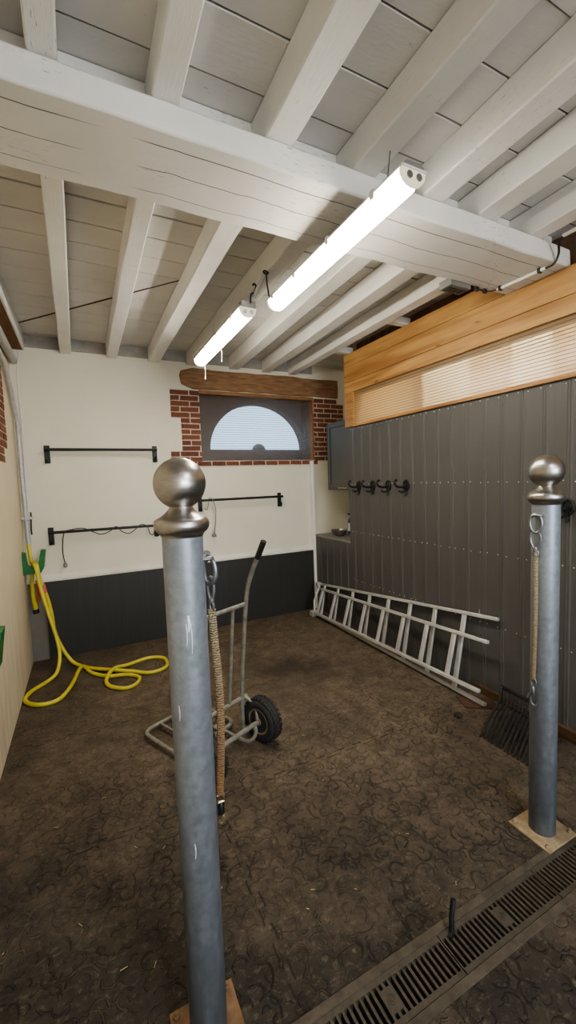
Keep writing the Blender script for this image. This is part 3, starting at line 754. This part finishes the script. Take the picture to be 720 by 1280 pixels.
# ================================================================== LEFT CORNER PIPES, HOSE
t = thing('water_pipe', 'grey water pipe running down the left corner to the yellow hose', 'pipe', (-.44, 4.07, 1.0))
MB().tube([(-.458,2.6,2.50),(-.458,3.2,2.495),(-.457,3.55,2.455),(-.455,3.80,2.37),(-.452,4.04,2.14),(-.448,4.085,2.06),(-.446,4.09,1.95),(-.446,4.09,1.6),(-.440,4.09,1.30),(-.438,4.09,1.04)], .0175, 12, smooth=5).build('pipe', M['pipe_grey'], t)
MB().lathe([(.021,1.24),(.026,1.245),(.026,1.275),(.021,1.28)], 14, (-.439,4.09,0)).box(-.478,-.39,4.07,4.11,1.25,1.272).build('pipe_clamp', M['pipe_grey'], t, bevel=.003)
MB().tube([(-.405,4.09,1.31),(-.405,4.085,1.27),(-.41,4.08,1.18),(-.408,4.08,1.12)], .006, 8, smooth=4).build('lever', M['iron'], t)
tag(MB().tube([(-.445,1.6,2.585),(-.445,3.2,2.585),(-.445,4.13,2.575)], .030, 16).build('overhead_pipe', M['pipe_grey']), 'thick grey pipe along the top of the left wall', 'pipe')
tag(MB().tube([(-.40,4.155,2.66),(-.425,4.155,2.5),(-.428,4.155,2.3),(-.424,4.155,2.05),(-.428,4.155,1.8),(-.430,4.155,1.5),(-.43,4.155,1.1)], .0045, 8, smooth=4).build('corner_cable', M['white_plastic']), 'thin white cable running down the left room corner', 'cable')

def hanger(loc, label, first=None):
    if first: return dup(first, loc, 0, label)
    t = thing('hose_hanger', label, 'hose hanger', loc, 'green hose hangers'); t['_o'] = (0,0,0)
    # saddle: plate on the wall, trough out into the room, upturned lip
    MB().prism([(0,-.045,.0),(0,.045,.0),(0,.045,.15),(0,.028,.19),(0,-.028,.19),(0,-.045,.15)], (.008,0,0)).build('back_plate', M['green'], t, bevel=.002)
    tr = [(.0,0,.02),(.02,0,.0),(.10,0,.0),(.118,0,.02),(.145,0,.17),(.165,0,.17),(.143,0,.012),(.135,0,-.0)]
    o = [(.004,-.045,.150),(.022,-.045,.150),(.030,-.045,.042),(.045,-.045,.032),(.095,-.045,.032),(.110,-.045,.045),(.136,-.045,.165),(.170,-.045,.160),(.150,-.045,.015),(.125,-.045,-.025),(.012,-.045,-.025),(.004,-.045,-.01)]
    MB().prism([(x,y,z+.03) for x,y,z in o], (0,.09,0)).build('saddle', M['green'], t, bevel=.002)
    return t
h0 = hanger((XL, 4.0, .80), 'green plastic hose hanger in the left corner, yellow hose over it')
hanger((XL, 1.90, .775), 'green plastic hose hanger at the left picture edge, empty', h0)

t = thing('garden_hose', 'yellow hose hung on the green hanger and coiled on the floor', 'hose', (-.2, 3.5, 0))
z = .0145
path = [(-.438,4.09,1.045),(-.434,4.07,.96),(-.418,4.02,.886),(-.398,3.965,.882),(-.380,3.925,.83),(-.362,3.90,.70),(-.31,3.86,.46),(-.265,3.83,.25),(-.255,3.78,.12),(-.28,3.70,.035),(-.337,3.62,z),(-.43,3.50,z),(-.462,3.38,z),(-.41,3.28,z),(-.325,3.235,z),(-.237,3.27,z),(-.165,3.47,z),(-.12,3.72,z),(-.085,3.77,z),(-.027,3.60,z),(.085,3.47,z),(.22,3.42,z),(.30,3.32,z),(.27,3.22,z),(.19,3.19,z),(.09,3.28,z),(.07,3.40,z+.004),(.13,3.52,z+.028),(.25,3.61,z),(.42,3.66,z),(.535,3.58,z),(.52,3.40,z),(.39,3.36,z),(.26,3.45,z+.006),(.10,3.56,z+.012),(-.05,3.72,z),(-.16,3.85,.035),(-.235,3.90,.15),(-.285,3.93,.30),(-.300,3.94,.46),(-.322,3.935,.60),(-.352,3.93,.72),(-.368,3.927,.80),(-.378,3.945,.874),(-.382,3.99,.884)]
MB().tube(path, .0145, 12, smooth=8).build('hose', M['hose'], t)
MB().lathe([(.020,0),(.021,.06),(.018,.075)], 14).xf(Matrix.Translation((-.337,3.935,.64)) @ Matrix.Rotation(-.15, 4, 'Y')).build('coupling', M['pinkred'], t)
MB().tube([(-.382,3.985,.884),(-.388,4.04,.884),(-.405,4.07,.86),(-.425,4.065,.79),(-.432,4.035,.70)], .0145, 10, smooth=5).build('hose_end', M['hose'], t)
t = thing('spray_lance', 'yellow and orange spray lance hanging below the green hanger', 'spray lance', (-.43, 4.03, .5))
MB().tube([(-.432,4.03,.71),(-.43,4.03,.60),(-.425,4.03,.53)], .0165, 12).build('barrel', M['hose'], t)
MB().tube([(-.388,4.03,.735),(-.384,4.03,.66),(-.380,4.03,.60)], .022, 12, flat=.8).build('grip', M['orange'], t)
MB().tube([(-.381,4.03,.61),(-.392,4.03,.57),(-.418,4.03,.535)], .008, 8, smooth=4).build('trigger_guard', M['orange'], t)
MB().tube([(-.425,4.03,.55),(-.42,4.03,.49)], .019, 12).build('collar', M['hose'], t)
MB().tube([(-.42,4.03,.49),(-.417,4.03,.455)], .023, 12).build('nozzle', M['blackplastic'], t)

# ================================================================== NICHE: COUNTER, CABINET, BOWL, BOTTLE
t = thing('counter', 'dark grey counter in the white niche at the end of the partition', 'counter', (2.4, 3.8, 0))
pr = [(3.414,0)]
for r in (3.47, 3.60, 3.735, 3.87, 4.0):
    pr += [(r-.010, 0), (r-.005, -.004), (r+.005, -.004), (r+.010, 0)]
pr.append((4.104, 0)); n = len(pr)
MB().add([(XR+.001+d, y, z) for y, d in pr for z in (.002, .852)]+[(XR+.02, y, z) for y in (3.414, 4.104) for z in (.002,.852)], [(2*i,2*i+2,2*i+3,2*i+1) for i in range(n-1)]+[(2*n-2,2*n+2,2*n+3,2*n-1),(2*n,2*n+2,2*n+3,2*n+1)]).build('front_panel', M['panel'], t, smooth=20)
MB().box(XR-.002, 2.985, 3.414, 4.155, .852, .868).build('worktop', simple('grey_worktop', (.19,.18,.16), (.26,.25,.23), .5, 0, 14), t, bevel=.002)
t = thing('wall_cabinet', 'dark grey wall cabinet hung in the niche beside the brick', 'cabinet', (2.5, 3.6, 1.4))
MB().box(XR+.022, 2.72, 3.414, 3.80, 1.395, 2.085).build('carcass', M['cabinet'], t, bevel=.002)
d = MB().box(XR+.002, XR+.020, 3.414, 3.80, 1.397, 1.44).box(XR+.002, XR+.020, 3.414, 3.80, 2.04, 2.083).box(XR+.002, XR+.020, 3.757, 3.80, 1.44, 2.04).box(XR+.009, XR+.020, 3.414, 3.757, 1.44, 2.04)
dd = d.build('door', M['cabinet'], t, smooth=0)
MB().box(XR+.0, XR+.021, 3.792, 3.803, 1.392, 2.088).box(XR+.0, XR+.021, 3.414, 3.803, 2.080, 2.089).box(XR+.0, XR+.021, 3.414, 3.803, 1.390, 1.399).build('door_edge', M['cab_edge'], dd)
MB().box(XR+.0065, XR+.0085, 3.750, 3.757, 1.44, 2.04).box(XR+.0065, XR+.0085, 3.414, 3.757, 2.033, 2.04).build('door_gap_shade', M['iron'], dd)  # black strips added for the shaded gap around the door panel
MB().box(XR-.012, XR+.004, 3.45, 3.60, 1.402, 1.414).build('handle', M['brass_dull'], dd, bevel=.002)
t = thing('steel_bowl', 'small steel bowl standing on the niche counter', 'bowl', (2.545, 3.86, .868))
pr = [(.030,.0),(.034,.001),(.055,.014),(.072,.040),(.080,.066),(.084,.068),(.081,.069),(.069,.042),(.052,.018),(.001,.010)]
MB().lathe([(r*1.12, z*1.0+.868) for r, z in pr], 32, (2.545,3.86,0)).build('bowl', M['steel'], t, smooth=50)
t = thing('spray_bottle', 'blue bottle with white back standing behind the steel bowl', 'bottle', (2.76, 3.93, .868))
MB().lathe([(.036,0),(.038,.006),(.038,.13),(.033,.165),(.016,.19),(.014,.20)], 20, (2.76,3.93,.868)).build('body', M['blue'], t, smooth=50)
MB().lathe([(.016,.198),(.016,.225),(.010,.235)], 16, (2.76,3.93,.868)).box(2.715,2.765,3.92,3.94,1.085,1.103).build('cap', M['blue'], t, smooth=50)
MB().lathe([(.0386,.03),(.0386,.125)], 20, (2.76,3.93,.868)).build('wrapper', simple('label_white', (.7,.7,.75), (.65,.66,.75), .5), t, smooth=50)

# ================================================================== COAT HOOKS
def hook(loc, label, first=None, sc=1.):
    if first:
        r = dup(first, loc, 0, label); r.scale = (sc,)*3; return r
    t = thing('coat_hook', label, 'coat hook', loc, 'black double hooks on the dark partition'); t['_o'] = (0,0,0)
    # wall is the plane x=0, the hook grows toward -x
    ov = [(-.004, .030*math.cos(a), .004+.042*math.sin(a)) for a in [2*PI*i/14 for i in range(14)]]
    b = MB().tube(ov, .0075, 8, closed=True, smooth=3)
    b.box(-.007, 0, -.009, .009, -.075, .05).box(-.009, 0, -.034, .034, -.006, .006)
    b.build('back_plate', M['iron'], t, bevel=.002)
    MB().tube([(-.004,.0,.0),(-.045,.012,-.008),(-.085,.022,.0),(-.105,.026,.026),(-.096,.024,.050),(-.083,.021,.048)], .0085, 8, smooth=5).lathe([(.001,.040),(.010,.048),(.001,.057)], 10, (-.085,.021,0)).build('upper_prong', M['iron'], t)
    MB().tube([(-.004,0,-.035),(-.035,.006,-.050),(-.060,.012,-.044),(-.068,.014,-.034)], .0065, 8, smooth=5).build('lower_prong', M['iron'], t)
    MB().tube([(-.004,0,-.045),(-.010,0,-.065),(-.016,0,-.085)], .007, 8).build('tail', M['iron'], t)
    return t
hl = ['black coat hook on the partition, first of the row, next to the white niche', 'black coat hook on the partition, second of the row from the niche', 'black coat hook on the partition, third of the row from the niche', 'black coat hook on the partition, fourth of the row, farthest from the niche']
h0 = hook((XR, 3.245, 1.425), hl[0])
for yv, l in zip((3.035, 2.82, 2.60), hl[1:]): hook((XR, yv, 1.425), l, h0)
hook((XR-.006, 1.335, 1.300), 'black coat hook partly hidden behind the right-hand post', h0)

# ================================================================== LADDER (two hinged frames lying on their side)
t = thing('aluminium_ladder', 'aluminium stepladder folded and lying on its side against the dark partition', 'ladder', (2.25, 2.8, 0))
def lp(a, b, u): return Vector(a)+(Vector(b)-Vector(a))*u
f1 = dict(tn=(2.345,1.735,.562), tf=(2.335,3.985,.325), bn=(2.225,1.735,.022), bf=(2.225,3.90,.028), n=8, name='wall_frame')
f2 = dict(tn=(2.262,1.745,.424), tf=(2.285,3.86,.300), bn=(2.180,1.745,.120), bf=(2.190,3.84,.055), n=8, name='front_frame')
for f in (f1, f2):
    up = (Vector(f['tn'])-Vector(f['bn'])).normalized()
    for e in ('t', 'b'):
        MB().bar(f[e+'n'], f[e+'f'], .031, .024, up).build('rail', M['alu'], t, bevel=.004)
    for i in range(f['n']):
        u = .115+.118*i
        if f is f2: u += .008+.030*u
        MB().bar(lp(f['tn'], f['tf'], u), lp(f['bn'], f['bf'], u), .034, .018, (1,0,0)).build('rung', M['alu'], t, bevel=.004)
MB().box(2.17,2.26,3.86,3.93,.0,.055).build('end_foot', M['alu'], t, bevel=.006)
MB().tube([(2.19,3.85,.06),(2.22,3.90,.17),(2.31,3.93,.31)], .012, 8).build('hinge_bar', M['alu'], t)
MB().box(2.30,2.35,3.95,4.0,.30,.345).build('hinge', M['alu'], t, bevel=.005)
tag(MB().prism([(2.12,1.80,.012),(2.30,1.66,.012),(2.34,1.80,.012),(2.18,1.93,.012)], (0,0,.006)).build('rusty_plate', M['rust']), 'rusty metal plate on the floor under the ladder end', 'metal plate').location.z -= .012

# ================================================================== BEDDING FORK leaning by the right post
t = thing('bedding_fork', 'black plastic bedding fork leaning on the dark wall behind the right post', 'fork', (2.2, 1.4, 0))
ya, yb = 1.315, 1.64
n = 14
for i in range(n):
    u = i/(n-1); y1 = yb+(ya-yb)*u
    r = Vector((2.236-.022*u, y1, .088)); tip = Vector((1.945, y1-.09, .006)); k = r+Vector((.032,.009,.08))
    d = MB().tube([r, (r*.6+tip*.4)+Vector((0,0,.006)), tip], [.0085,.0078,.0042], 8)
    d.tube([k, r], .0065, 8)
    d.build('tine', M['forkplastic'], t)
MB().bar((2.236,yb+.01,.09),(2.214,ya-.01,.09), .016, .022).build('cross_rail', M['forkplastic'], t, bevel=.003)
MB().bar((2.268,yb+.018,.168),(2.246,ya-.002,.168), .016, .022).build('top_rail', M['forkplastic'], t, bevel=.003)
for u in (0., 1.): MB().bar((2.236-.022*u, yb+(ya-yb)*u, .085), (2.268-.022*u, yb+(ya-yb)*u+.01, .175), .012, .03).build('side_plate', M['forkplastic'], t, bevel=.003)
MB().tube([(2.226,1.42,.10),(2.266,1.43,.18),(2.305,1.44,.45)], .019, 12, smooth=4).build('socket', M['forkplastic'], t)
MB().tube([(2.303,1.439,.43),(2.352,1.475,1.16)], .0145, 12).build('handle', M['sill_wood'], t)

# ================================================================== HAND TRUCK
AV, BV, O = Vector((.912,.410,0)), Vector((.410,-.912,0)), Vector((.660,2.057,0))
def L(s, d, z): return O+AV*s+BV*d+Vector((0,0,z))
t = thing('hand_truck', 'worn steel hand truck with rubber wheels standing behind the near post', 'hand truck', tuple(O))
for s in (-1, 1):
    w = MB(); R = .126
    pr = []
    for i in range(17):
        a = PI*i/16; pr.append((.088+.038*math.sin(a)**.8, -.040*math.cos(a)))
    pr = [(.070,-.034)]+pr+[(.070,.034)]
    w.lathe(pr, 40)
    # tread blocks
    for i in range(28):
        a = 2*PI*i/28
        for q_, off in ((-.022, 0), (.0, .5), (.022, 0)):
            b = MB().box(.119,.1285,-.009,.009,q_-.0085,q_+.0085).xf(Matrix.Rotation(a+off*2*PI/28, 4, 'Z')); w.add(b.v, b.f)
    Rm = Matrix(((AV.x*-0+BV.x, 0, AV.x, 0), (BV.y, 0, AV.y, 0), (0, 1, 0, 0), (0,0,0,1)))
    cpos = L(s*.205, 0, .1285)
    T = Matrix.Translation(cpos) @ Rm
    wo = w.xf(T).build('wheel', M['rubber'], t, smooth=45)
    wo['label'] = 'black rubber tyre with block tread'
    rm = MB().lathe([(.020,-.012),(.045,-.010),(.052,-.022),(.066,-.036),(.074,-.037),(.074,-.030),(.070,.030),(.074,.037),(.066,.036),(.052,.022),(.045,.010),(.020,.012)], 32)
    rm.lathe([(.022,-.040),(.022,.040)], 20)
    rm.xf(T).build('rim', M['rim'], wo, smooth=40)
MB().tube([L(-.19,0,.1285), L(.19,0,.1285)], .0135, 14).build('axle', M['truckpaint'], t)
r = .0125
def main(s):
    return [L(s,-.10,.03), L(s,-.10,.275), L(s,-.065,.60), L(s,-.035,.82), L(s,-.010,.93), L(s,.035,1.03), L(s,.075,1.10)]
for s in (-.235, .148):
    MB().tube(main(s), r, 12, smooth=5).build('upright', M['truckpaint'], t)
    e = L(s,.068,1.088); e2 = L(s,.120,1.185)
    MB().tube([e, e2], .0165, 12).build('grip', M['blackplastic'], t)
    q = math.copysign(.158, s)
    MB().tube([L(s*1.12,-.10,.25), L(q*1.2,-.03,.215), L(q*1.05,.0,.14)], .011, 10).build('wheel_strut', M['truckpaint'], t)
for s in (-.135, .049):
    MB().tube([L(s,-.10,.25), L(s,-.035,.82)], .0095, 10).build('upright', M['truckpaint'], t)
MB().tube([L(-.27,-.10,.25), L(.185,-.10,.25)], .0115, 10).build('crossbar', M['truckpaint'], t)
MB().tube([L(-.235,-.035,.82), L(.148,-.035,.82)], .0115, 10).build('crossbar', M['truckpaint'], t)
MB().tube([L(-.235,-.10,.04), L(.148,-.10,.04)], .0115, 10).build('crossbar', M['truckpaint'], t)
# folding toe plate of bent tube lying on the floor
D0, D1, S0 = -.60, -.23, .20
def rr(s0, s1, d0, d1, z, rad=.055):
    o = []
    for (cs, cd, a0) in ((s1-rad, d1-rad, 0), (s0+rad, d1-rad, PI/2), (s0+rad, d0+rad, PI), (s1-rad, d0+rad, 1.5*PI)):
        for k in range(6): a = a0+PI/2*k/5; o.append(L(cs+rad*math.cos(a), cd+rad*math.sin(a), z))
    return o
MB().tube(rr(-S0, S0, D0, D1, .03), .0115, 10, closed=True).build('toe_frame', M['truckpaint'], t)
for s in (-.085, .085):
    MB().tube([L(s,D0,.032), L(s,D1,.032)], .0085, 10).build('toe_bar', M['truckpaint'], t)
for s in (-.10, .10):
    MB().tube([L(s,D1-.06,.034), L(s,-.06,.034), L(s*1.15,.0,.05), L(s*1.35,.015,.09), L(s*1.4,.0,.1285)], .0105, 10, smooth=4).build('base_arm', M['truckpaint'], t)

# ================================================================== BITS ON THE FLOOR, OUTSIDE
tag(MB().lathe([(.001,0),(.020,.004),(.026,.014),(.017,.026),(.001,.030)], 9, (2.0,1.75,.0)).build('dung_clod', M['dung'], smooth=0), 'small dark clod on the floor in front of the ladder end', 'clod')
st = MB()
spots = [(.612,1.187),(.80,1.165),(1.136,1.008),(.019,1.301),(.206,1.684),(.103,1.741),(-.202,2.02),(-.003,2.106),(.33,1.45),(.36,1.40)]
for i in range(34): spots.append((random.uniform(-.4,2.2), random.uniform(1.05,3.6)))
for i, (x, y) in enumerate(spots):
    a = random.uniform(0, PI); l = random.uniform(.003,.011)*(1.4 if i < 10 else 1)
    st.bar((x-l*math.cos(a), y-l*math.sin(a), .003), (x+l*math.cos(a), y+l*math.sin(a), .004), .0016, .0012)
tag(st.build('straw_debris', M['straw'], smooth=0), 'scattered wisps of straw on the rubber mats', 'straw', kind='stuff')
t = thing('outdoor_post', 'dark round-topped post outside the half-round window', 'post', (2.02, 4.85, 0))
MB().lathe([(.05,0),(.05,1.80)], 20, (2.02,4.85,0)).build('pole', M['iron'], t)
MB().lathe([(.05+.0,1.80)]+[(.088*math.cos(a), 1.89+.088*math.sin(a)) for a in [-.9+(PI/2+.9)*i/12 for i in range(12)]]+[(1e-6,1.978)], 24, (2.02,4.85,0)).build('ball_finial', M['iron'], t, smooth=60)
gr = MB().add([(-6,4.6,-.05),(8,4.6,-.05),(8,14,-.05),(-6,14,-.05)], [(0,1,2,3)]).add([(-6,-14,-.05),(8,-14,-.05),(8,YF,-.05),(-6,YF,-.05)], [(0,1,2,3)])
struct('ground', gr, M['concrete'], 'yard outside')

# ================================================================== LIGHT
W = bpy.data.worlds.new('sky'); S.world = W; W.use_nodes = True
bg = W.node_tree.nodes['Background']; bg.inputs[0].default_value = (.63,.83,1.0,1); bg.inputs[1].default_value = 2.6
def area(name, loc, rot, sx, sy, power, col):
    l = bpy.data.lights.new(name, 'AREA'); l.shape = 'RECTANGLE'; l.size = sx; l.size_y = sy; l.energy = power; l.color = col
    o = bpy.data.objects.new(name, l); COL.objects.link(o); o.location = loc; o.rotation_euler = rot; return o
area('doorway_daylight', (1.1, YF+.15, 1.65), (math.radians(112), 0, 0), 2.1, 1.1, 75, (.92,.96,1.0))
area('rear_ceiling_lamp', (1.0, -.9, 2.55), (0, 0, 0), .12, 1.1, 22, (.95,.97,1.0))
area('neighbour_lamp', (2.60, 1.0, 3.10), (0, math.radians(-55), 0), .25, 4.4, 105, (1.0,.90,.66))

# ================================================================== CAMERA
cam = bpy.data.cameras.new('camera'); co = bpy.data.objects.new('camera', cam); COL.objects.link(co); S.camera = co
f = 515.0
cam.sensor_fit = 'VERTICAL'; cam.sensor_height = 36.0; cam.lens = f/1280*36.0; cam.clip_start = .02
vy = Vector((103-360, 610-640, f)).normalized(); vx = Vector((1400-360, 565-640, f)); vx = (vx-vy*vx.dot(vy)).normalized()
vz = vx.cross(vy)
if vz.y > 0: vz = -vz
# rows of R are the world axes in image coordinates (right, down, forward)
right = Vector((vx.x, vy.x, vz.x)); down = Vector((vx.y, vy.y, vz.y)); fwd = Vector((vx.z, vy.z, vz.z))
m = Matrix.Identity(4)
for i in range(3): m[i][0] = right[i]; m[i][1] = -down[i]; m[i][2] = -fwd[i]
m.translation = (0, 0, 1.5)
co.matrix_world = m
S.view_settings.view_transform = 'AgX'
S.view_settings.look = 'AgX - Medium High Contrast'
S.view_settings.exposure = 0.5
for o in bpy.data.objects:
    if '_o' in o: del o['_o']
